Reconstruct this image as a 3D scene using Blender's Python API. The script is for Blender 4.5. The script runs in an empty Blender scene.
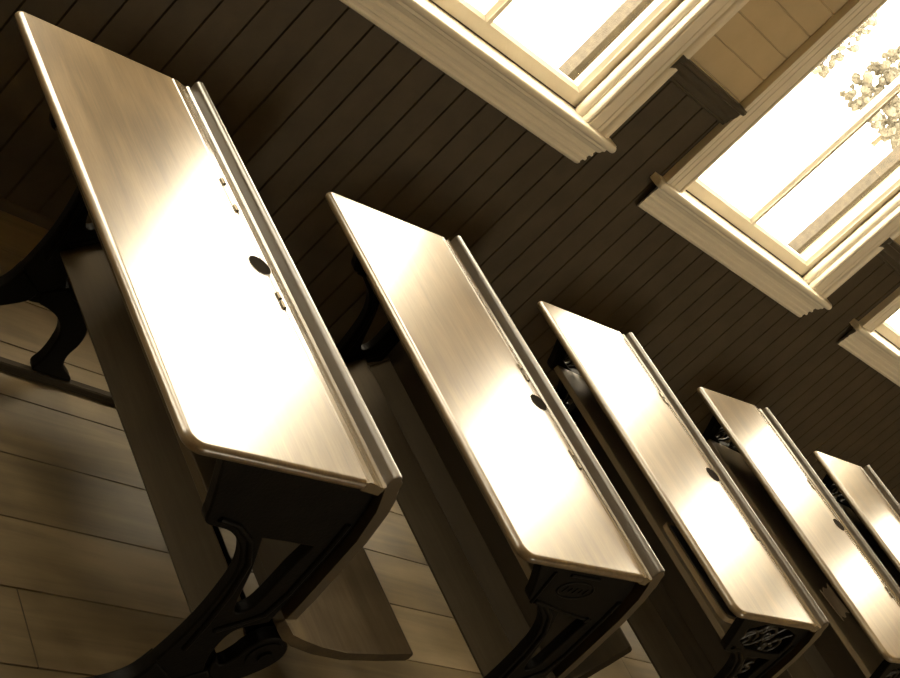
import bpy, bmesh, math, random
from mathutils import Vector, Matrix
random.seed(7)
SC = bpy.context.scene
COL = SC.collection
PI = math.pi

# ------------------------------------------------------------------ helpers
def put(name, me, mat, parent=None, loc=None, angle=35):
    if mat is not None and not me.materials:
        for m in (mat if isinstance(mat, (list, tuple)) else [mat]):
            me.materials.append(m)
    o = bpy.data.objects.new(name, me)
    COL.objects.link(o)
    if parent is not None:
        o.parent = parent
    if loc is not None:
        o.location = loc
    if angle and me.polygons:
        me.polygons.foreach_set('use_smooth', [True] * len(me.polygons))
        me.set_sharp_from_angle(angle=math.radians(angle))
        w = o.modifiers.new('face_weighted', 'WEIGHTED_NORMAL'); w.mode = 'FACE_AREA'; w.weight = 100; w.keep_sharp = True
    return o

def bm_obj(name, bm, mat, parent=None, loc=None, angle=35):
    bmesh.ops.recalc_face_normals(bm, faces=bm.faces[:])
    me = bpy.data.meshes.new(name)
    bm.to_mesh(me); bm.free()
    return put(name, me, mat, parent, loc, angle)

def empty(name, loc=(0, 0, 0), rotz=0.0, parent=None, **props):
    o = bpy.data.objects.new(name, None)
    COL.objects.link(o)
    o.location = loc; o.rotation_euler = (0, 0, rotz)
    o.empty_display_size = 0.1
    if parent is not None: o.parent = parent
    for k, v in props.items(): o[k] = v
    return o

def tag(o, **props):
    for k, v in props.items(): o[k] = v
    return o

def prism(bm, pts, a0, a1, axis='y', mat_index=0):
    """closed outline swept along an axis; pts are the two other coordinates in order"""
    def P(p, a):
        if axis == 'y': return (p[0], a, p[1])
        if axis == 'x': return (a, p[0], p[1])
        return (p[0], p[1], a)
    A = [bm.verts.new(P(p, a0)) for p in pts]
    B = [bm.verts.new(P(p, a1)) for p in pts]
    n = len(pts); fs = []
    for i in range(n):
        fs.append(bm.faces.new((A[i], A[(i + 1) % n], B[(i + 1) % n], B[i])))
    fs.append(bm.faces.new(A)); fs.append(bm.faces.new(B[::-1]))
    for f in fs: f.material_index = mat_index
    return A, B, fs

def box(bm, x0, x1, y0, y1, z0, z1, bev=0.0, seg=2):
    A, B, fs = prism(bm, [(x0, z0), (x1, z0), (x1, z1), (x0, z1)], y0, y1)
    if bev:
        es = list({e for f in fs for e in f.edges})
        bmesh.ops.bevel(bm, geom=es, offset=bev, segments=seg, affect='EDGES', profile=0.5)

def bevel_edges(bm, test, off, seg=2):
    es = [e for e in bm.edges if test(e)]
    if es: bmesh.ops.bevel(bm, geom=es, offset=off, segments=seg, affect='EDGES', profile=0.5)

def arc(cx, cy, r, a0, a1, n):
    return [(cx + r * math.cos(math.radians(a0 + (a1 - a0) * i / n)), cy + r * math.sin(math.radians(a0 + (a1 - a0) * i / n))) for i in range(n + 1)]

def smooth_closed(pts, it=2, keep=()):
    """Chaikin corner cutting of a closed outline, corners in keep stay"""
    cur = [(p, i in keep) for i, p in enumerate(pts)]
    for _ in range(it):
        out = []
        n = len(cur)
        for i in range(n):
            (p, k), (q, _k) = cur[i], cur[(i + 1) % n]
            (o, _o) = cur[i - 1]
            if k: out.append((p, True))
            else:
                out.append(((p[0] * .75 + o[0] * .25, p[1] * .75 + o[1] * .25), False))
                out.append(((p[0] * .75 + q[0] * .25, p[1] * .75 + q[1] * .25), False))
        cur = out
    return [p for p, _ in cur]

def curve_mesh(loops, depth, bevel, y, scale=None):
    """flat casting: filled outline with holes in the x-z plane, extruded along y"""
    cu = bpy.data.curves.new('outline', 'CURVE')
    cu.dimensions = '2D'; cu.fill_mode = 'BOTH'
    cu.extrude = depth / 2; cu.bevel_depth = bevel; cu.bevel_resolution = 2; cu.offset = -bevel
    for pts in loops:
        s = cu.splines.new('POLY'); s.points.add(len(pts) - 1)
        for i, (x, z) in enumerate(pts): s.points[i].co = (x, z, 0, 1)
        s.use_cyclic_u = True
    o = bpy.data.objects.new('outline', cu); COL.objects.link(o)
    dg = bpy.context.evaluated_depsgraph_get()
    me = bpy.data.meshes.new_from_object(o.evaluated_get(dg))
    bpy.data.objects.remove(o); bpy.data.curves.remove(cu)
    me.transform(Matrix.Translation((0, y, 0)) @ Matrix.Rotation(PI / 2, 4, 'X'))
    me.materials.clear()
    return me

def tube_into(bm, pts, r, n=8, cap=True, taper=None):
    rings = []
    for i, p in enumerate(pts):
        p = Vector(p)
        d = (Vector(pts[min(i + 1, len(pts) - 1)]) - Vector(pts[max(i - 1, 0)])).normalized()
        up = Vector((0, 1, 0)) if abs(d.y) < .9 else Vector((1, 0, 0))
        a = d.cross(up).normalized(); b = d.cross(a).normalized()
        rr = r * (taper(i / (len(pts) - 1)) if taper else 1)
        rings.append([bm.verts.new(p + a * rr * math.cos(2 * PI * k / n) + b * rr * math.sin(2 * PI * k / n)) for k in range(n)])
    for i in range(len(rings) - 1):
        for k in range(n):
            bm.faces.new((rings[i][k], rings[i][(k + 1) % n], rings[i + 1][(k + 1) % n], rings[i + 1][k]))
    if cap:
        bm.faces.new(rings[0][::-1]); bm.faces.new(rings[-1])

# ------------------------------------------------------------------ materials
def new_mat(name):
    m = bpy.data.materials.new(name); m.use_nodes = True
    nt = m.node_tree; b = nt.nodes['Principled BSDF']
    return m, nt, b

def N(nt, typ, **kw):
    n = nt.nodes.new(typ)
    for k, v in kw.items():
        if k.startswith('i_'): n.inputs[k[2:].replace('_', ' ')].default_value = v
        else: setattr(n, k, v)
    return n

def ramp(nt, stops):
    r = nt.nodes.new('ShaderNodeValToRGB')
    el = r.color_ramp.elements
    while len(el) < len(stops): el.new(0.5)
    for e, (p, c) in zip(el, stops): e.position = p; e.color = (*c, 1)
    return r

def wood(name, dark, mid, light, scale=(14, 1.1, 14), rough=(.2, .32), coat=0.0, coat_rough=.15, bump=.04, spec=.5, blotch=.35, coat_ior=1.5):
    m, nt, b = new_mat(name); L = nt.links.new
    tc = N(nt, 'ShaderNodeTexCoord'); oi = N(nt, 'ShaderNodeObjectInfo')
    off = N(nt, 'ShaderNodeVectorMath', operation='SCALE'); off.inputs[0].default_value = (7.3, 3.1, 5.7)
    L(oi.outputs['Random'], off.inputs['Scale'])
    add = N(nt, 'ShaderNodeVectorMath', operation='ADD'); L(tc.outputs['Object'], add.inputs[0]); L(off.outputs[0], add.inputs[1])
    mp = N(nt, 'ShaderNodeMapping'); mp.inputs['Scale'].default_value = scale; L(add.outputs[0], mp.inputs['Vector'])
    n1 = N(nt, 'ShaderNodeTexNoise', i_Scale=1.6, i_Detail=6.0, i_Roughness=.62, i_Distortion=.6); L(mp.outputs[0], n1.inputs['Vector'])
    mp2 = N(nt, 'ShaderNodeMapping'); mp2.inputs['Scale'].default_value = tuple(s * 6 if s > 3 else s * 2.5 for s in scale); L(add.outputs[0], mp2.inputs['Vector'])
    n2 = N(nt, 'ShaderNodeTexNoise', i_Scale=2.2, i_Detail=4.0, i_Roughness=.7); L(mp2.outputs[0], n2.inputs['Vector'])
    n3 = N(nt, 'ShaderNodeTexNoise', i_Scale=5.0, i_Detail=3.0); L(add.outputs[0], n3.inputs['Vector'])
    mx = N(nt, 'ShaderNodeMix'); mx.inputs['Factor'].default_value = .4
    L(n1.outputs['Fac'], mx.inputs['A']); L(n2.outputs['Fac'], mx.inputs['B'])
    mx2 = N(nt, 'ShaderNodeMix'); mx2.inputs['Factor'].default_value = blotch
    L(mx.outputs['Result'], mx2.inputs['A']); L(n3.outputs['Fac'], mx2.inputs['B'])
    r = ramp(nt, [(.28, dark), (.5, mid), (.72, light)]); L(mx2.outputs['Result'], r.inputs['Fac'])
    L(r.outputs['Color'], b.inputs['Base Color'])
    mr = N(nt, 'ShaderNodeMapRange'); mr.inputs['From Min'].default_value = .3; mr.inputs['From Max'].default_value = .7
    mr.inputs['To Min'].default_value = rough[0]; mr.inputs['To Max'].default_value = rough[1]
    L(mx2.outputs['Result'], mr.inputs['Value']); L(mr.outputs['Result'], b.inputs['Roughness'])
    b.inputs['Specular IOR Level'].default_value = spec
    b.inputs['Coat Weight'].default_value = coat; b.inputs['Coat IOR'].default_value = coat_ior; b.inputs['Coat Roughness'].default_value = coat_rough
    bp = N(nt, 'ShaderNodeBump'); bp.inputs['Strength'].default_value = bump; bp.inputs['Distance'].default_value = .01
    L(mx.outputs['Result'], bp.inputs['Height']); L(bp.outputs[0], b.inputs['Normal'])
    return m

def paint(name, col, rough=.5, var=.06, bump=.03, spec=.5, scale=9.0):
    m, nt, b = new_mat(name); L = nt.links.new
    tc = N(nt, 'ShaderNodeTexCoord')
    n = N(nt, 'ShaderNodeTexNoise', i_Scale=scale, i_Detail=5.0, i_Roughness=.6); L(tc.outputs['Object'], n.inputs['Vector'])
    lo = tuple(c * (1 - var) for c in col); hi = tuple(min(1, c * (1 + var)) for c in col)
    r = ramp(nt, [(.35, lo), (.65, hi)]); L(n.outputs['Fac'], r.inputs['Fac']); L(r.outputs['Color'], b.inputs['Base Color'])
    b.inputs['Roughness'].default_value = rough; b.inputs['Specular IOR Level'].default_value = spec
    bp = N(nt, 'ShaderNodeBump'); bp.inputs['Strength'].default_value = bump; bp.inputs['Distance'].default_value = .01
    n2 = N(nt, 'ShaderNodeTexNoise', i_Scale=scale * 9, i_Detail=3.0); L(tc.outputs['Object'], n2.inputs['Vector'])
    L(n2.outputs['Fac'], bp.inputs['Height']); L(bp.outputs[0], b.inputs['Normal'])
    return m

M = {}
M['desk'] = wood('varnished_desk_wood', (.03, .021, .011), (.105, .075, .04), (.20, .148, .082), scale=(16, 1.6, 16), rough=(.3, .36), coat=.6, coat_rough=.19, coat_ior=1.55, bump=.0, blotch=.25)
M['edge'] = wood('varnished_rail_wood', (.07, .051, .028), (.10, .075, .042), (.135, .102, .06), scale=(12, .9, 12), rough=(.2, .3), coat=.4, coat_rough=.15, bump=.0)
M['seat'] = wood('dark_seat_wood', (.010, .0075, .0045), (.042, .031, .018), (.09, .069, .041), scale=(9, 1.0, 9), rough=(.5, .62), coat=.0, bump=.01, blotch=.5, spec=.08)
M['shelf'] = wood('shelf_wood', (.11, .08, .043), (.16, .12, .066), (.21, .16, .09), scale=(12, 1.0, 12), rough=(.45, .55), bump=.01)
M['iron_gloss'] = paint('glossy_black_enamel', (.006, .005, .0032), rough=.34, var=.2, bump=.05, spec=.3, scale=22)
M['seat_dark'] = wood('darker_seat_wood', (.012, .009, .005), (.022, .0165, .0095), (.034, .026, .015), scale=(9, 1.0, 9), rough=(.6, .7), bump=.01, spec=.03)  # darker copy of the seat wood for the folded seats
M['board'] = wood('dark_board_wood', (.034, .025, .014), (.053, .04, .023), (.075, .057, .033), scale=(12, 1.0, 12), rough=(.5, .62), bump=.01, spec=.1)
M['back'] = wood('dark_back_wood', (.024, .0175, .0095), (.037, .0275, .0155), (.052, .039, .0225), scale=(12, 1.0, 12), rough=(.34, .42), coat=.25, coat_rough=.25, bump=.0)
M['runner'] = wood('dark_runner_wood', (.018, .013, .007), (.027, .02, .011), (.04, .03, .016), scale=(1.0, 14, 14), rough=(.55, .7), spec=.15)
M['iron'] = paint('black_cast_iron', (.0036, .0029, .0019), rough=.5, var=.25, bump=.08, spec=.07, scale=22)
M['brass'] = paint('worn_brass', (.10, .085, .06), rough=.35, var=.15); M['brass'].node_tree.nodes['Principled BSDF'].inputs['Metallic'].default_value = .8
M['ink'] = paint('dark_inkwell', (.008, .006, .004), rough=.9, spec=.02)  # ink and the shade of the hole in one flat black
M['wall_lo'] = paint('dark_brown_wall_paint', (.062, .049, .030), rough=.55, var=.12, bump=.05, spec=.25)
M['rail'] = paint('dark_brown_rail_paint', (.05, .041, .026), rough=.38, var=.1, spec=.5)
M['wall_hi'] = paint('tan_wall_paint', (.48, .385, .235), rough=.6, var=.04, spec=.25)
M['trim'] = paint('cream_trim_paint', (.70, .64, .515), rough=.38, var=.03, bump=.04)
M['ceil'] = paint('brown_ceiling_boards', (.22, .16, .075), rough=.8)
M['outer'] = paint('weathered_outer_wood', (.045, .037, .025), rough=.8, var=.3, bump=.3, scale=30)
M['slate'] = paint('slate_board', (.022, .018, .012), rough=.5)
M['slate_edge'] = wood('slate_frame_wood', (.26, .19, .1), (.34, .25, .14), (.42, .31, .18), scale=(12, 1, 12))
M['paper'] = paint('old_paper', (.62, .5, .32), rough=.8, var=.1)
M['leaf'] = paint('pale_foliage', (.06, .054, .04), rough=.9, var=.35, scale=3)
M['trunk'] = paint('tree_bark', (.10, .08, .05), rough=.9, var=.3)
M['ground'] = paint('pale_gravel', (.55, .52, .46), rough=.9, var=.15, scale=2)

def glass_mat():
    m = bpy.data.materials.new('window_glass'); m.use_nodes = True
    nt = m.node_tree; nt.nodes.clear(); L = nt.links.new
    out = N(nt, 'ShaderNodeOutputMaterial'); mix = N(nt, 'ShaderNodeMixShader'); lw = N(nt, 'ShaderNodeLayerWeight', i_Blend=.5)
    pw = N(nt, 'ShaderNodeMath', operation='POWER'); L(lw.outputs['Facing'], pw.inputs[0]); pw.inputs[1].default_value = 5.0
    fr = N(nt, 'ShaderNodeMath', operation='MULTIPLY_ADD'); L(pw.outputs[0], fr.inputs[0]); fr.inputs[1].default_value = .9; fr.inputs[2].default_value = .035
    t = N(nt, 'ShaderNodeBsdfTransparent'); t.inputs['Color'].default_value = (.97, .965, .95, 1)
    g = N(nt, 'ShaderNodeBsdfGlossy'); g.inputs['Roughness'].default_value = .01
    L(fr.outputs[0], mix.inputs['Fac']); L(t.outputs[0], mix.inputs[1]); L(g.outputs[0], mix.inputs[2]); L(mix.outputs[0], out.inputs['Surface'])
    return m
M['glass'] = glass_mat()

def floor_mat():
    m, nt, b = new_mat('varnished_floorboards'); L = nt.links.new
    tc = N(nt, 'ShaderNodeTexCoord'); sp = N(nt, 'ShaderNodeSeparateXYZ'); L(tc.outputs['Object'], sp.inputs[0])
    def mth(op, a, bb=None):
        n = N(nt, 'ShaderNodeMath', operation=op)
        if isinstance(a, (int, float)): n.inputs[0].default_value = a
        else: L(a, n.inputs[0])
        if bb is not None:
            if isinstance(bb, (int, float)): n.inputs[1].default_value = bb
            else: L(bb, n.inputs[1])
        return n.outputs[0]
    row = mth('FLOOR', mth('DIVIDE', mth('ADD', sp.outputs['Y'], .15), .18))
    wn = N(nt, 'ShaderNodeTexWhiteNoise', noise_dimensions='1D'); L(row, wn.inputs['W'])
    xo = mth('ADD', sp.outputs['X'], mth('MULTIPLY', wn.outputs['Value'], 9.0))
    seg = mth('DIVIDE', xo, 2.6); sid = mth('FLOOR', seg); sfr = mth('FRACT', seg)
    wn2 = N(nt, 'ShaderNodeTexWhiteNoise', noise_dimensions='2D'); cv = N(nt, 'ShaderNodeCombineXYZ'); L(row, cv.inputs[0]); L(sid, cv.inputs[1]); L(cv.outputs[0], wn2.inputs['Vector'])
    joint = mth('LESS_THAN', sfr, .0012)
    c2 = N(nt, 'ShaderNodeCombineXYZ'); L(mth('MULTIPLY', xo, 1.0), c2.inputs[0]); L(mth('MULTIPLY', sp.outputs['Y'], 13.0), c2.inputs[1]); L(mth('MULTIPLY', row, 3.7), c2.inputs[2])
    n1 = N(nt, 'ShaderNodeTexNoise', i_Scale=1.5, i_Detail=6.0, i_Roughness=.62, i_Distortion=.7); L(c2.outputs[0], n1.inputs['Vector'])
    n3 = N(nt, 'ShaderNodeTexNoise', i_Scale=4.5, i_Detail=4.0); L(tc.outputs['Object'], n3.inputs['Vector'])
    mx = N(nt, 'ShaderNodeMix'); mx.inputs['Factor'].default_value = .45; L(n1.outputs['Fac'], mx.inputs['A']); L(n3.outputs['Fac'], mx.inputs['B'])
    f = mth('ADD', mx.outputs['Result'], mth('MULTIPLY', mth('SUBTRACT', wn2.outputs['Value'], .5), .16))
    r = ramp(nt, [(.3, (.052, .038, .02)), (.5, (.125, .094, .05)), (.68, (.20, .153, .087))]); L(f, r.inputs['Fac'])
    mj = N(nt, 'ShaderNodeMix', data_type='RGBA'); L(joint, mj.inputs['Factor']); L(r.outputs['Color'], mj.inputs['A']); mj.inputs['B'].default_value = (.03, .02, .01, 1)
    L(mj.outputs['Result'], b.inputs['Base Color'])
    mr = N(nt, 'ShaderNodeMapRange'); mr.inputs['From Min'].default_value = .3; mr.inputs['From Max'].default_value = .7
    mr.inputs['To Min'].default_value = .42; mr.inputs['To Max'].default_value = .6
    L(mx.outputs['Result'], mr.inputs['Value']); L(mr.outputs['Result'], b.inputs['Roughness'])
    bp = N(nt, 'ShaderNodeBump'); bp.inputs['Strength'].default_value = .06; bp.inputs['Distance'].default_value = .01
    L(n1.outputs['Fac'], bp.inputs['Height']); L(bp.outputs[0], b.inputs['Normal'])
    return m
M['floor'] = floor_mat()

# ------------------------------------------------------------------ room
G = 0.574                      # face of the window wall
X0, X1, YB, ZC = -3.6, 8.2, -6.2, 3.55
WCS = [1.072, 2.685, 4.298, 5.911, -0.541, -2.154]   # window centres along the wall
HALF = .50; ZS = 1.07; ZT = 3.0; ZR = 1.36

def grooved(u0, u1, off, step, w=.004, d=.006):
    """face profile (u, depth) from u0 to u1 with V grooves at off + k*step"""
    pts = [(u0, 0.0)]
    k = math.ceil((u0 - off) / step)
    while off + k * step < u1:
        c = off + k * step
        if c - w > u0 and c + w < u1: pts += [(c - w, 0.0), (c - w * .4, d), (c + w * .4, d), (c + w, 0.0)]
        k += 1
    pts.append((u1, 0.0))
    return pts

def wall_boards_v(bm, x0, x1, z0, z1, mi, y=G, T=.12):
    pr = grooved(x0, x1, .045, .1)
    prism(bm, [(x, y + d) for x, d in pr] + [(x1, y + T), (x0, y + T)], z0, z1, axis='z', mat_index=mi)

def wall_boards_h(bm, x0, x1, z0, z1, mi, y=G, T=.12):
    pr = grooved(z0, z1, 1.412, .0955, w=.003, d=.005)
    prism(bm, [(y + d, z) for z, d in pr] + [(y + T, z1), (y + T, z0)], x0, x1, axis='x', mat_index=mi)

bm = bmesh.new()
edges = [X0] + [e for c in sorted(WCS) for e in (c - HALF - .02, c + HALF + .02)] + [X1]
for i in range(0, len(edges), 2):
    wall_boards_v(bm, edges[i], edges[i + 1], 0, ZR, 0)
    wall_boards_h(bm, edges[i], edges[i + 1], ZR, ZC, 1)
for c in WCS:
    wall_boards_v(bm, c - HALF - .02, c + HALF + .02, 0, ZS - .028, 0)
    wall_boards_h(bm, c - HALF - .02, c + HALF + .02, ZT + .02, ZC, 1)
tag(bm_obj('wall_back', bm, [M['wall_lo'], M['wall_hi']], angle=20), kind='structure')

def plain_wall(name, fn):
    bm = bmesh.new(); fn(bm); return tag(bm_obj(name, bm, [M['wall_lo'], M['wall_hi']], angle=20), kind='structure')
def side(x, sgn):
    def f(bm):
        for z0, z1, mi in ((0, ZR, 0), (ZR, ZC, 1)):
            prism(bm, [(x, YB), (x + sgn * .12, YB), (x + sgn * .12, G + .12), (x, G + .12)], z0, z1, axis='z', mat_index=mi)
    return f
plain_wall('wall_left', side(X0, -1)); plain_wall('wall_right', side(X1, 1))
FILL_OPENINGS = [3.2]           # unseen opening added in the wall behind the camera for fill light
def front(bm):
    e = [X0 - .12] + [v for c in FILL_OPENINGS for v in (c - .36, c + .36)] + [X1 + .12]
    for i in range(0, len(e), 2):
        for z0, z1, mi in ((0, ZR, 0), (ZR, ZC, 1)):
            prism(bm, [(e[i], YB - .12), (e[i + 1], YB - .12), (e[i + 1], YB), (e[i], YB)], z0, z1, axis='z', mat_index=mi)
    for c in FILL_OPENINGS:
        prism(bm, [(c - .36, YB - .12), (c + .36, YB - .12), (c + .36, YB), (c - .36, YB)], 0, 1.1, axis='z')
        prism(bm, [(c - .36, YB - .12), (c + .36, YB - .12), (c + .36, YB), (c - .36, YB)], 2.9, ZC, axis='z', mat_index=1)
plain_wall('wall_front', front)
bm = bmesh.new(); box(bm, X0 - .12, X1 + .12, YB - .12, G + .12, ZC, ZC + .1)
tag(bm_obj('ceiling', bm, M['ceil']), kind='structure')

bm = bmesh.new()
pr = grooved(YB, G + .02, -.15, .18, w=.0022, d=.006)
prism(bm, [(y, -d) for y, d in pr] + [(G + .02, -.06), (YB, -.06)], X0, X1, axis='x')
tag(bm_obj('floor', bm, M['floor'], angle=20), kind='structure')

bm = bmesh.new()
prism(bm, [(G - .016, 0), (G - .016, .014), (G - .012, .02), (G - .006, .024), (G, .026), (G, 0)], X0, X1, axis='x')
tag(bm_obj('baseboard_back', bm, M['wall_lo']), kind='structure')

# chair rail pieces between the window casings
RP = [(0, 1.322), (-.014, 1.322), (-.018, 1.326), (-.016, 1.331), (-.020, 1.336), (-.022, 1.352), (-.028, 1.360), (-.033, 1.370), (-.034, 1.384), (-.046, 1.388), (-.049, 1.397), (-.045, 1.406), (0, 1.406)]
k = 0
for a, b in zip(WCS[:2], WCS[1:3]):
    k += 1
    bm = bmesh.new()
    prism(bm, [(G + y, z) for y, z in RP], a + .595, b - .624, axis='x')
    tag(bm_obj('trim_%d' % k, bm, M['rail'], angle=25), kind='structure')

CASE = [(0, 0), (0, .012), (.003, .018), (.009, .021), (.015, .019), (.017, .014), (.021, .014), (.024, .019), (.030, .021), (.062, .021), (.065, .017), (.068, .021),
        (.084, .021), (.087, .018), (.090, .024), (.094, .021), (.098, .026), (.104, .029), (.118, .029), (.118, 0)]
APR = [(0, 1.044), (-.040, 1.044), (-.040, 1.034), (-.036, 1.030), (-.034, 1.022), (-.030, 1.017), (-.026, 1.016), (-.025, 1.006), (-.028, 1.002), (-.028, .996), (-.022, .993),
       (-.021, .984), (-.024, .980), (-.024, .973), (-.018, .970), (-.017, .962), (-.019, .957), (-.017, .950), (-.012, .946), (0, .946)]

def sash(name, z0, z1, y, brail, trail, parent, muntin=True):
    """frame of one sash with its glazing bar; returns the object"""
    a = HALF - .003; st = .047; T = .036
    bm = bmesh.new()
    def bar(x0, x1, zz0, zz1): box(bm, x0, x1, y, y + T, zz0, zz1)
    bar(-a, -a + st - .012, z0, z1); bar(a - st + .012, a, z0, z1)
    bar(-a + st - .012, a - st + .012, z0, z0 + brail - .010); bar(-a + st - .012, a - st + .012, z1 - trail + .010, z1)
    # chamfered glazing bead all round each light
    def bead(x0, x1, zz0, zz1):
        o = [(x0, zz0), (x1, zz0), (x1, zz1), (x0, zz1)]
        ins = [(x0 + .012, zz0 + .010), (x1 - .012, zz0 + .010), (x1 - .012, zz1 - .010), (x0 + .012, zz1 - .010)]
        V0 = [bm.verts.new((p[0], y + .002, p[1])) for p in o]
        V1 = [bm.verts.new((p[0], y + .013, p[1])) for p in ins]
        V2 = [bm.verts.new((p[0], y + T, p[1])) for p in ins]
        V3 = [bm.verts.new((p[0], y + T, p[1])) for p in o]
        for i in range(4):
            j = (i + 1) % 4
            bm.faces.new((V0[i], V0[j], V1[j], V1[i])); bm.faces.new((V1[i], V1[j], V2[j], V2[i])); bm.faces.new((V2[i], V2[j], V3[j], V3[i]))
    xi = a - st + .012; zi0 = z0 + brail - .010; zi1 = z1 - trail + .010
    bead(-xi, -.008, zi0, zi1); bead(.008, xi, zi0, zi1)
    box(bm, -.008, .008, y, y + T, zi0, zi1)
    s = bm_obj(name, bm, M['trim'], parent, angle=20)
    for x0, x1 in ((-xi + .008, -.016), (.016, xi - .008)):
        g = bmesh.new(); box(g, x0, x1, y + .018, y + .021, zi0 + .006, zi1 - .006)
        bm_obj('glass_pane', g, M['glass'], s, angle=0)
    return s

def make_window(n, c):
    w = empty('window_%d' % n, (c, G, 0), kind='structure')
    bm = bmesh.new()
    for s in (-1, 1):
        prism(bm, [(s * (HALF + .005 + u), -d) for u, d in CASE], ZS - .002, ZT + .09, axis='z')
    prism(bm, [(-d, ZT + .005 + u) for u, d in CASE], -HALF - .005, HALF + .005, axis='x')
    bm_obj('casing', bm, M['trim'], w, angle=25)
    # stool: rounded nose, ears past the casing
    bm = bmesh.new()
    pl = [(-.668, 0), (-.668, -.040)] + [(-.668 + .012 - .012 * math.cos(t * PI / 8), -.040 - .018 * math.sin(t * PI / 8)) for t in range(1, 5)]
    pl += [(-p[0], p[1]) for p in pl[::-1]] + [(HALF, 0), (HALF, .040), (-HALF, .040), (-HALF, 0)]
    A, B, fs = prism(bm, pl, ZS - .026, ZS, axis='z')
    nose = [e for e in bm.edges if all(v.co.y < -.001 for v in e.verts) and abs(e.verts[0].co.z - e.verts[1].co.z) < 1e-5]
    bmesh.ops.bevel(bm, geom=nose, offset=.0115, segments=4, affect='EDGES', profile=.5)
    bm_obj('sill', bm, M['trim'], w, angle=40)
    # moulded apron with returned ends
    bm = bmesh.new()
    L, R = [], []
    for y, z in APR:
        e = .606 + (-y) * 1.0
        L.append(bm.verts.new((-e, y, z))); R.append(bm.verts.new((e, y, z)))
    nA = len(APR)
    for i in range(nA): bm.faces.new((L[i], L[(i + 1) % nA], R[(i + 1) % nA], R[i]))
    bm.faces.new(L); bm.faces.new(R[::-1])
    bm_obj('apron', bm, M['trim'], w, angle=25)
    # jamb lining with its stop bead
    bm = bmesh.new()
    for s in (-1, 1):
        box(bm, min(s * HALF, s * (HALF + .02)), max(s * HALF, s * (HALF + .02)), 0, .125, ZS - .026, ZT + .02)
        prism(bm, [(s * HALF, .002)] + [(s * (HALF - .017 * math.sin(t * PI / 6)), .019 - .017 * math.cos(t * PI / 6)) for t in range(0, 7)][1:] + [(s * HALF, .036)], ZS, ZT, axis='z')
    box(bm, -HALF, HALF, 0, .125, ZT, ZT + .02)
    bm_obj('jamb', bm, M['trim'], w, angle=40)
    bm = bmesh.new()
    for s in (-1, 1):
        a, b_ = sorted((s * (HALF - .035), s * (HALF + .06)))
        box(bm, a, b_, .125, .175, ZS - .05, ZT + .06)
    box(bm, -HALF + .035, HALF - .035, .125, .175, ZT - .03, ZT + .06)
    prism(bm, [(.04, ZS - .026), (.125, ZS - .026), (.20, ZS - .05), (.20, ZS - .02), (.125, ZS), (.04, ZS + .004)], -HALF - .06, HALF + .06, axis='x')
    bm_obj('outer_frame', bm, M['outer'], w)
    sash('lower_sash', ZS + .004, 2.06, .041, .052, .04, w)
    sash('upper_sash', 2.022, ZT, .079, .04, .05, w)
    return w
for n, c in enumerate(WCS, 1): make_window(n, c)

# ------------------------------------------------------------------ desks
def rows(pts, zf):          # heights were read on a desk whose front edge stands at 0.7415
    return pts

PLATE = [(.087, .722), (.392, .746), (.412, .735), (.428, .70), (.443, .63), (.455, .55), (.466, .47), (.474, .418), (.474, .400), (.450, .388),
         (.424, .370), (.419, .340), (.428, .290), (.452, .250), (.462, .232), (.430, .196), (.405, .192), (.380, .192), (.330, .190), (.326, .215), (.333, .28), (.334, .363), (.322, .442), (.306, .505),
         (.270, .556), (.225, .582), (.196, .583), (.168, .583), (.156, .598), (.150, .615)]
PKEEP = (0, 1, 7, 8, 14, 15, 16, 17, 18, 26)
BOWL = [(.292, .583), (.337, .588), (.400, .592), (.399, .55), (.404, .494), (.410, .432), (.398, .412), (.383, .409), (.366, .440), (.334, .515)]
LEGR = [(.452, .262), (.475, .240), (.510, .224), (.545, .205), (.572, .172), (.582, .13), (.574, .085), (.592, .052), (.622, .038), (.632, .030), (.632, .022), (.530, .022),
        (.522, .034), (.530, .06), (.527, .10), (.517, .145), (.487, .178), (.445, .193), (.415, .196), (.405, .225)]
LEGL = [(.332, .265), (.326, .215), (.296, .182), (.250, .160), (.224, .125), (.214, .085), (.196, .052), (.145, .040), (.135, .030), (.135, .022), (.260, .022),
        (.268, .034), (.262, .06), (.268, .095), (.300, .125), (.352, .158), (.400, .196), (.400, .225)]

def spiral(cx, cz, r, a0, turns, y, n=22, direction=1):
    return [(cx + r * (1 - .82 * t / n) * math.cos(a0 + direction * turns * 2 * PI * t / n), y, cz + r * (1 - .82 * t / n) * math.sin(a0 + direction * turns * 2 * PI * t / n)) for t in range(n + 1)]

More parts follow.
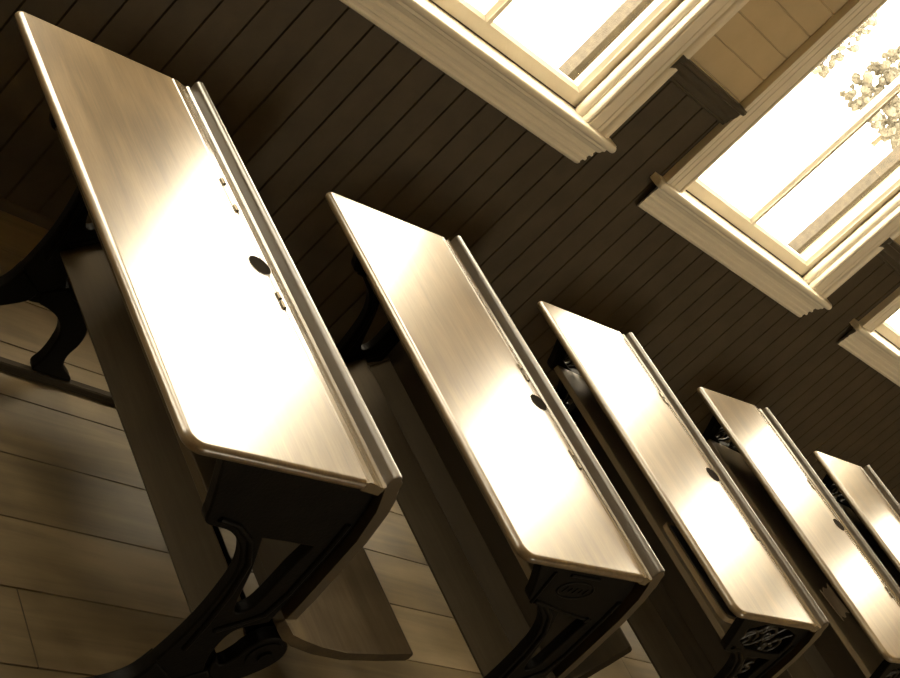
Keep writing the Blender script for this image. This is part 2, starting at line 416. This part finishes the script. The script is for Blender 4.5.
def make_desk(d, label, style, seat_up):
    zf, D, dz, Dl, dzl, W = d['zf'], d['D'], d['dz'], d['Dl'], d['dzl'], d['W']
    root = empty('school_desk', (d['x'], d['y'], 0), d['yaw'], label=label, category='desk', group='double school desks in a row along the wall')
    sl = dz / D
    top = lambda x: zf + sl * x
    T = .021
    # ---- sloping lid, rounded at the pupil's corners
    def plan(d):
        x0, x1, y0, y1 = d - .004, D - .0012, -W - .002 + d, .009 - d
        rn, rf = .032 - d, .0135 - d
        return [(x1, y0)] + arc(x0 + rn, y0 + rn, rn, 270, 180, 10) + arc(x0 + rf, y1 - rf, rf, 180, 90, 6) + [(x1, y1)]
    bm = bmesh.new(); rings = []
    for t in range(9):
        a = math.radians(-90 + 22.5 * t)
        dd, zz = .0105 * (1 - math.cos(a)), -T / 2 + T / 2 * math.sin(a)
        rings.append([bm.verts.new((x, y, zz + top(x))) for x, y in plan(dd)])
    n = len(rings[0])
    for r0, r1 in zip(rings[:-1], rings[1:]):
        for i in range(n): bm.faces.new((r0[i], r0[(i + 1) % n], r1[(i + 1) % n], r1[i]))
    bm.faces.new(rings[0]); bm.faces.new(rings[-1])
    bm_obj('lid', bm, M['desk'], root, angle=45)
    # ---- hollowed pencil ledge behind the lid
    xl = Dl - .0065
    zr = top(D)
    w = xl - D
    led = [(D + .0016, zr - T)] + [(D + .0016, zr - .003), (D + .005, zr - .0003)]
    led += [(D + .35 * w, zr + .0005), (D + .55 * w, zr - .0015), (D + .75 * w, zr - .0035), (D + .92 * w, zr - .003), (D + w, zr + .001), (D + w, zr - T)]
    bm = bmesh.new(); prism(bm, led, -W + .002, .003)
    bm_obj('pencil_ledge', bm, M['edge'], root, angle=9)
    # ---- ink well: flat disc in a ring, the hole's shade put into its black
    iw = empty('inkwell', (D - .010, -d['ink'], top(D - .012) + .0005), 0, root)
    iw.rotation_euler = (0, -math.atan(sl), 0)
    bm = bmesh.new(); rr = .0245; n = 40
    ring = lambda r, z: [bm.verts.new((r * math.cos(2 * PI * i / n), r * math.sin(2 * PI * i / n), z)) for i in range(n)]
    a, b_, c_, e_ = ring(rr + .0008, 0), ring(rr + .0004, .0004), ring(rr, .0005), ring(rr - .001, .0004)
    for q, r2 in ((a, b_), (b_, c_), (c_, e_)):
        for i in range(n): bm.faces.new((q[i], q[(i + 1) % n], r2[(i + 1) % n], r2[i]))
    bm_obj('rim', bm, M['edge'], iw, angle=60)
    bm = bmesh.new(); a, b_ = ring(rr - .0006, .0006), ring(rr - .005, .0002)
    for i in range(n): bm.faces.new((a[i], a[(i + 1) % n], b_[(i + 1) % n], b_[i]))
    bm.faces.new(b_)
    bm_obj('ink_disc', bm, M['ink'], iw, angle=60)
    # ---- lid hinges, small knuckles on the joint
    for y0, y1 in d['hinges']:
        bm = bmesh.new(); zz = top(D) + .001
        for ya, yb in ((y0, y0 - .016), (y1 + .016, y1)):
            tube_into(bm, [(D, ya, zz), (D, yb, zz)], .0038, 10)
        box(bm, D - .006, D + .006, y1, y0, zz - .003, zz - .0006)
        bm_obj('hinge', bm, M['brass'], root)
    # ---- seat back: its rounded top stands up behind the ledge
    zt = zf + dzl
    k = Dl - .398
    q = zf - .7415
    outer = [(Dl + .014, zt - .012), (.428 + k, zt - .030), (.437 + k, zt - .046), (.452 + k * .8, .715 + q), (.471 + k * .6, .645 + q), (.483 + k * .4, .565 + q), (.494 + k * .2, .49 + q), (.502, .437 + q * .5)]
    inner = [(.478, .432 + q * .5), (.471 + k * .2, .49 + q), (.460 + k * .4, .565 + q), (.448 + k * .6, .645 + q), (.429 + k * .8, .715 + q), (.411 + k, zt - .050), (Dl - .006, zt - .036), (Dl - .0065, zt - .010)]
    capn = [(Dl + .0035 + .0100 * math.cos(t * PI / 8), zt - .010 + .010 * math.sin(t * PI / 8)) for t in range(7, 0, -1)]
    bm = bmesh.new(); prism(bm, inner + capn + outer, -W + .004, -.004)
    bevel_edges(bm, lambda e: abs(e.verts[0].co.y - e.verts[1].co.y) < 1e-6, .004, 2)
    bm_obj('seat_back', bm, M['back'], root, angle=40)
    # ---- shelf for books under the lid
    ys0, ys1 = -W + .042, -.042
    zs = d['shelf']
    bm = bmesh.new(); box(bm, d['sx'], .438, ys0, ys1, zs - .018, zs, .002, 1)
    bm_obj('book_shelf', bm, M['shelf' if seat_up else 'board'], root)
    # ---- foot rest board tilted between the castings
    fx = d['foot']
    ux, uz = .707, .707
    bm = bmesh.new(); P0 = (fx, .335); P1 = (fx + .063, .395); t = .015
    prism(bm, [P0, P1, (P1[0] + t * uz, P1[1] - t * ux), (P0[0] + t * uz, P0[1] - t * ux)], ys0, ys1)
    bevel_edges(bm, lambda e: abs(e.verts[0].co.y - e.verts[1].co.y) > .5, .003, 2)
    bm_obj('foot_rest', bm, M['board'], root)
    # ---- iron castings
    px, pz = .535, .322
    if seat_up: px, pz = .537, .300
    for yc, sgn in ((-W + .033, -1), (-.056, 1)):
        zm = lambda x, z: z + q * min(1, max(0, (z - .585) / .12)) + (.014 if style == 'badge' and x < .21 and .5 < z < .65 else 0)
        pl = smooth_closed([(x, zm(x, z)) for x, z in PLATE], 2, PKEEP)
        bo = smooth_closed(BOWL, 2, (0, 2))
        loops = [pl, bo]
        pane = [(.150, .708 + q), (.372, .722 + q), (.405, .66 + q), (.408, .612), (.190, .606)]
        if style == 'scroll':
            loops.append(smooth_closed(pane, 1))
        fr = put('iron_frame', curve_mesh(loops, .016, .004, yc), M['iron'], root, angle=40)
        # raised rib that follows the curved arm
        bm = bmesh.new(); yy = yc - .012
        tube_into(bm, [(x, yy, z + .004) for x, z in ((.182, .598), (.225, .594), (.272, .570), (.312, .522), (.336, .45), (.352, .37), (.36, .30))], .006, 8)
        tube_into(bm, [(x, yy, z) for x, z in ((.42, .66), (.432, .60), (.44, .54), (.448, .48), (.446, .42), (.41, .385), (.38, .36))], .006, 8)
        bm_obj('rib', bm, M['iron'], fr, angle=60)
        if style == 'scroll':
            bm = bmesh.new(); zq = q
            for (cx, cz, r, a0, tr, di) in ((.215, .648, .036, 0, 1.3, 1), (.285, .675, .034, 3.1, 1.3, -1), (.350, .655, .036, 3.1, 1.3, 1), (.250, .690, .018, 1.0, 1.1, 1), (.318, .640, .018, 4.0, 1.1, 1),
                                            (.365, .555, .026, 1.5, 1.2, 1), (.378, .500, .022, 4.5, 1.2, -1), (.385, .452, .018, 1.5, 1.2, 1)):
                tube_into(bm, spiral(cx, cz + zq, r, a0, tr, yc, direction=di), .0055, 8)
            for pts in (((.17, .612), (.21, .66), (.25, .70), (.27, .714)), ((.30, .612), (.33, .65), (.37, .69), (.385, .70)), ((.31, .585), (.35, .545), (.37, .49), (.395, .42)), ((.20, .612), (.26, .635), (.31, .69), (.33, .72))):
                tube_into(bm, [(x, yc, z + zq) for x, z in pts], .005, 8)
            bm_obj('scrollwork', bm, M['iron_gloss'], fr, angle=60)
        if style == 'badge' and sgn < 0:
            y0 = yc - .012
            bm = bmesh.new()
            for loop in ([(.150, .708 + q), (.178, .618 + q)], [(.195, .625 + q), (.30, .614 + q), (.385, .612 + q)], [(.20, .712 + q), (.29, .722 + q)]):
                tube_into(bm, [(x, y0, z) for x, z in loop], .004, 8)
            tube_into(bm, [(.385, y0 + .002, .612 + q), (.385, y0 - .005, .612 + q)], .007, 12)
            bm_obj('moulding', bm, M['iron'], fr, angle=60)
            bm = bmesh.new()
            el = [(.258 + .052 * math.cos(t * 2 * PI / 40), .678 + q + .024 * math.sin(t * 2 * PI / 40) + .10 * .052 * math.cos(t * 2 * PI / 40)) for t in range(41)]
            tube_into(bm, [(x, y0, z) for x, z in el], .0028, 8)
            # worn raised strokes inside the oval
            for i in range(5):
                x = .226 + .016 * i; z = .674 + q + .0016 * i
                hh = (.009, .006, .008, .006, .008)[i]
                tube_into(bm, [(x, y0, z - hh), (x + .003, y0, z + hh)], .0022, 6)
                tube_into(bm, [(x + .003, y0, z + hh * .8), (x + .009, y0, z + hh * (.7 - .3 * (i % 2)))], .002, 6)
            bm_obj('badge', bm, M['iron'], fr, angle=60)
        for pts in (LEGR, LEGL):
            low = [(x, z - (.0215 if sgn < 0 and z < .045 else 0)) for x, z in pts]
            put('leg', curve_mesh([smooth_closed(low, 2, (0, len(pts) - 1, 10, 11) if pts is LEGR else (0, len(pts) - 1, 9, 10))], .022, .005, yc), M['iron'], root, angle=40)
        # hinge casting of the tip-up seat
        arm = smooth_closed([(.440, .300), (.452, .262), (.475, .236), (.510, .232), (.545, .250), (px + .047, pz - .02), (px + .045, pz + .02), (px + .01, pz + .05), (px - .03, pz + .045), (px - .05, pz + .01), (px - .052, pz - .02), (.468, .272)], 2, (0, 1))
        hc = put('seat_hinge', curve_mesh([arm], .020, .004, yc), M['iron'], root, angle=40)
        bm = bmesh.new()
        tube_into(bm, [(px, yc - .017, pz), (px, yc + .017, pz)], .036, 24)
        tube_into(bm, [(px, yc - .022, pz), (px, yc + .022, pz)], .014, 16)
        bm_obj('knuckle', bm, M['iron'], hc, angle=40)
    # ---- tip-up seat
    sp = [(.500, .418), (.520, .404), (.548, .386), (.580, .372), (.640, .362), (.715, .364), (.80, .377), (.872, .392), (.884, .393)]
    th = .021 if not seat_up else .034
    s_ = 1.0 if not seat_up else .74
    rot_ = 0 if not seat_up else math.radians(60)
    def place(x, z):
        vx, vz = (x - .535) * s_, (z - .322) * (s_ if s_ == 1 else .8)
        return (px + vx * math.cos(rot_) - vz * math.sin(rot_), pz + vx * math.sin(rot_) + vz * math.cos(rot_))
    bot = []
    for i, (x, z) in enumerate(sp):
        a = sp[max(i - 1, 0)]; b_ = sp[min(i + 1, len(sp) - 1)]
        dx, dzz = b_[0] - a[0], b_[1] - a[1]; l = math.hypot(dx, dzz)
        bot.append((x + dzz / l * th, z - dx / l * th))
    prof = [place(*p) for p in sp + bot[::-1]]
    bm = bmesh.new(); prism(bm, prof, -W + .018, -.018)
    bevel_edges(bm, lambda e: (abs(e.verts[0].co.y - e.verts[1].co.y) < 1e-6) or (abs(e.verts[0].co.y - e.verts[1].co.y) > .5 and max(abs(v.co.x - prof[j][0]) + abs(v.co.z - prof[j][1]) for v in e.verts for j in (8,)) < .03), .006, 3)
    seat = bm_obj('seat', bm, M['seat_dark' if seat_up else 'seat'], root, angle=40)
    for yc in (-W + .07, -.07):
        br = [(.500, .330), (.515, .372), (.540, .366), (.580, .349), (.640, .3395), (.70, .3405), (.76, .347), (.76, .338), (.70, .326), (.640, .318), (.58, .312), (.53, .300)]
        me = curve_mesh([[place(*p) for p in br]], .018, .003, yc)
        put('seat_bracket', me, M['iron'], seat, angle=40)
    # pivot rod joining the two hinges
    bm = bmesh.new(); tube_into(bm, [(px, -W + .045, pz), (px, -.045, pz)], .008, 12)
    bm_obj('pivot_rod', bm, M['iron'], root, angle=60)
    return root

DESKS = [
 dict(ink=0.562, x=-.3738, y=.0009, zf=.7415, D=.3468, dz=.0275, Dl=.398, dzl=.0544, W=1.0635, yaw=.0051, foot=.372, shelf=.606, sx=.172, hinges=((-.318, -.411), (-.63, -.669))),
 dict(ink=0.566, x=.489, y=-.0083, zf=.7198, D=.3704, dz=.0358, Dl=.406, dzl=.0643, W=1.0511, yaw=-.0091, foot=.351, shelf=.618, sx=.205, hinges=((-.444, -.496), (-.706, -.759))),
 dict(ink=0.552, x=1.3471, y=.0023, zf=.7257, D=.3553, dz=.0304, Dl=.395, dzl=.0516, W=1.0448, yaw=-.0045, foot=.351, shelf=.607, sx=.178, hinges=((-.25, -.29), (-.735, -.774))),
 dict(ink=0.517, x=2.2594, y=.0039, zf=.7252, D=.318, dz=.0323, Dl=.380, dzl=.0532, W=1.0423, yaw=.0003, foot=.351, shelf=.607, sx=.17, hinges=((-.33, -.37), (-.76, -.80))),
 dict(ink=0.55, x=3.1494, y=.0013, zf=.721, D=.338, dz=.0275, Dl=.372, dzl=.0549, W=1.05, yaw=.004, foot=.351, shelf=.605, sx=.17, hinges=((-.33, -.37), (-.76, -.80))),
]
LABELS = [
 ('largest and nearest wooden school desk, on plain black iron frames, with its seat folded down', 'plain', False),
 ('second wooden school desk from the left, with an oval badge on its black iron side', 'badge', True),
 ('third wooden school desk from the left, with a slate on its shelf', 'scroll', True),
 ('fourth wooden school desk from the left, with a loose pale paper on its shelf', 'scroll', True),
 ('farthest wooden school desk, mostly cut off at the right edge of the photo', 'scroll', True),
]
for d, (lab, sty, up) in zip(DESKS, LABELS): make_desk(d, lab, sty, up)

# runner strips the castings stand on
yc = -.062
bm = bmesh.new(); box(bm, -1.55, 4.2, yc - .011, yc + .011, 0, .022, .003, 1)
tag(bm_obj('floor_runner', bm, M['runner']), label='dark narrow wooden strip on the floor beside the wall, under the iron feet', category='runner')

# slate on the third desk's shelf
x3, z3 = 1.3471, .607
t = empty('writing_slate', (x3 + .272, -.79, z3), 0, label='dark slate with rounded corners on the third desk\'s shelf', category='slate')
bm = bmesh.new()
pl = arc(-.047, -.125, .03, 180, 270, 8) + arc(.047, -.125, .03, 270, 360, 8) + arc(.047, .125, .03, 0, 90, 8) + arc(-.047, .125, .03, 90, 180, 8)
prism(bm, pl, .0005, .014, axis='z'); bevel_edges(bm, lambda e: all(v.co.z > .013 for v in e.verts), .003, 2)
bm_obj('slate_frame', bm, M['slate_edge'], t)
bm = bmesh.new(); prism(bm, arc(-.047, -.125, .018, 180, 270, 8) + arc(.047, -.125, .018, 270, 360, 8) + arc(.047, .125, .018, 0, 90, 8) + arc(-.047, .125, .018, 90, 180, 8), .0142, .0152, axis='z')
bm_obj('slate_face', bm, M['slate'], t)

def sheet(name, loc, w, l, rotz, label, curl):
    bm = bmesh.new(); nx, ny = 8, 6; V = []; U = []
    for i in range(nx + 1):
        for j in range(ny + 1):
            u, v = i / nx - .5, j / ny - .5
            z = .002 + curl * max(0, abs(u) - .15) ** 2 * 4 + curl * .3 * (v + .5) ** 2
            V.append(bm.verts.new((u * w + .03 * v * w, v * l * (1 + .15 * math.sin(i * 1.7)), z)))
            U.append(bm.verts.new((u * w + .03 * v * w, v * l * (1 + .15 * math.sin(i * 1.7)), z - .0012)))
    s = ny + 1
    for i in range(nx):
        for j in range(ny):
            a = i * s + j
            bm.faces.new((V[a], V[a + s], V[a + s + 1], V[a + 1])); bm.faces.new((U[a], U[a + 1], U[a + s + 1], U[a + s]))
    per = [(i * s, (i + 1) * s) for i in range(nx)] + [(nx * s + j, nx * s + j + 1) for j in range(ny)] + [((i + 1) * s + ny, i * s + ny) for i in range(nx - 1, -1, -1)] + [(j + 1, j) for j in range(ny - 1, -1, -1)]
    for a, b_ in per: bm.faces.new((V[a], U[a], U[b_], V[b_]))
    o = bm_obj(name, bm, M['paper'], None, loc, angle=60); o.rotation_euler = (0, 0, rotz)
    return tag(o, label=label, category='paper')
sheet('paper_sheet', (2.2594 + .27, -.715, .607), .13, .10, .4, 'loose pale torn sheet of paper on the fourth desk\'s shelf', .012)
sheet('paper_scrap', (1.3471 + .243, -.822, .607 + .0165), .045, .075, .2, 'curled paper scrap lying on the dark slate', .03)

# ------------------------------------------------------------------ outside
bm = bmesh.new(); box(bm, -90, 190, .80, 190, -.6, -.5); 
tag(bm_obj('ground_outside', bm, M['ground']), kind='structure')

def make_tree(x, y, h, r, label, seed):
    rnd = random.Random(seed)
    t = empty('tree', (x, y, -.5), 0, label=label, category='tree', group='trees beyond the second window')
    bm = bmesh.new(); tube_into(bm, [(0, 0, 0), (.1, 0, h * .35), (.05, .1, h * .7)], .22, 10, taper=lambda s: 1 - .6 * s)
    bm_obj('trunk', bm, M['trunk'], t)
    bm = bmesh.new()
    for i in range(230):
        a = rnd.uniform(0, 2 * PI); rr = r * math.sqrt(rnd.random()); zz = h * (.12 + .80 * rnd.random())
        rr *= 1 - .5 * max(0, zz / h - .45)
        sz = r * rnd.uniform(.05, .13)
        tmp = bmesh.ops.create_icosphere(bm, subdivisions=2, radius=sz, matrix=Matrix.Translation((rr * math.cos(a), rr * math.sin(a), zz)))
        c = Vector((rr * math.cos(a), rr * math.sin(a), zz))
        for v in tmp['verts']:
            v.co = c + (v.co - c) * rnd.uniform(.7, 1.3)
    bm_obj('foliage', bm, M['leaf'], t, angle=0)
make_tree(84.0, 63, 7.0, 2.8, 'smallest bushy tree, leftmost of those seen through the second window', 1)
make_tree(89.5, 58.5, 8.2, 3.0, 'bushy tree second from the left through the second window', 2)
make_tree(96.5, 61, 9.2, 3.4, 'tallest bushy tree seen through the second window', 3)
make_tree(103.0, 57, 8.0, 3.2, 'bushy tree, rightmost of those seen through the second window', 4)

# ------------------------------------------------------------------ light
SKY = 30.0
w = bpy.data.worlds.new('World'); SC.world = w; w.use_nodes = True
bg = w.node_tree.nodes['Background']
bg.inputs['Color'].default_value = (1.0, .875, .66, 1); bg.inputs['Strength'].default_value = SKY
def portal(x, y, z, sx, sz, facing):
    l = bpy.data.lights.new('window_portal', 'AREA'); l.shape = 'RECTANGLE'; l.size = sx; l.size_y = sz
    l.cycles.is_portal = True
    o = bpy.data.objects.new('window_portal', l); COL.objects.link(o); o.location = (x, y, z)
    o.rotation_euler = (PI / 2 * (-1 if facing < 0 else 1), 0, 0)
for c in WCS: portal(c, G + .21, (ZS + ZT) / 2, 1.1, ZT - ZS + .1, -1)
for c in FILL_OPENINGS: portal(c, YB - .13, 2.0, .72, 1.8, 1)  # portal at the added fill opening

# ------------------------------------------------------------------ camera
P = dict(c=(-1.669, -2.2796, 1.699), f=1433.15)
R = Matrix(((.60682978, -.39991153, .68689766), (.28265578, -.69913636, -.65674505), (.74287504, .59268805, -.31121945)))
cam = bpy.data.cameras.new('camera'); co = bpy.data.objects.new('camera', cam); COL.objects.link(co)
right, down, fwd = R[0], R[1], R[2]
mw = Matrix((( right[0], -down[0], -fwd[0], P['c'][0]), (right[1], -down[1], -fwd[1], P['c'][1]), (right[2], -down[2], -fwd[2], P['c'][2]), (0, 0, 0, 1)))
co.matrix_world = mw
cam.sensor_fit = 'HORIZONTAL'; cam.sensor_width = 36; cam.lens = P['f'] / 900 * 36
cam.clip_start = .05; cam.clip_end = 400
SC.camera = co

vs = SC.view_settings
vs.view_transform = 'Standard'; vs.look = 'None'; vs.gamma = 1; vs.exposure = 0.0; vs.use_curve_mapping = False
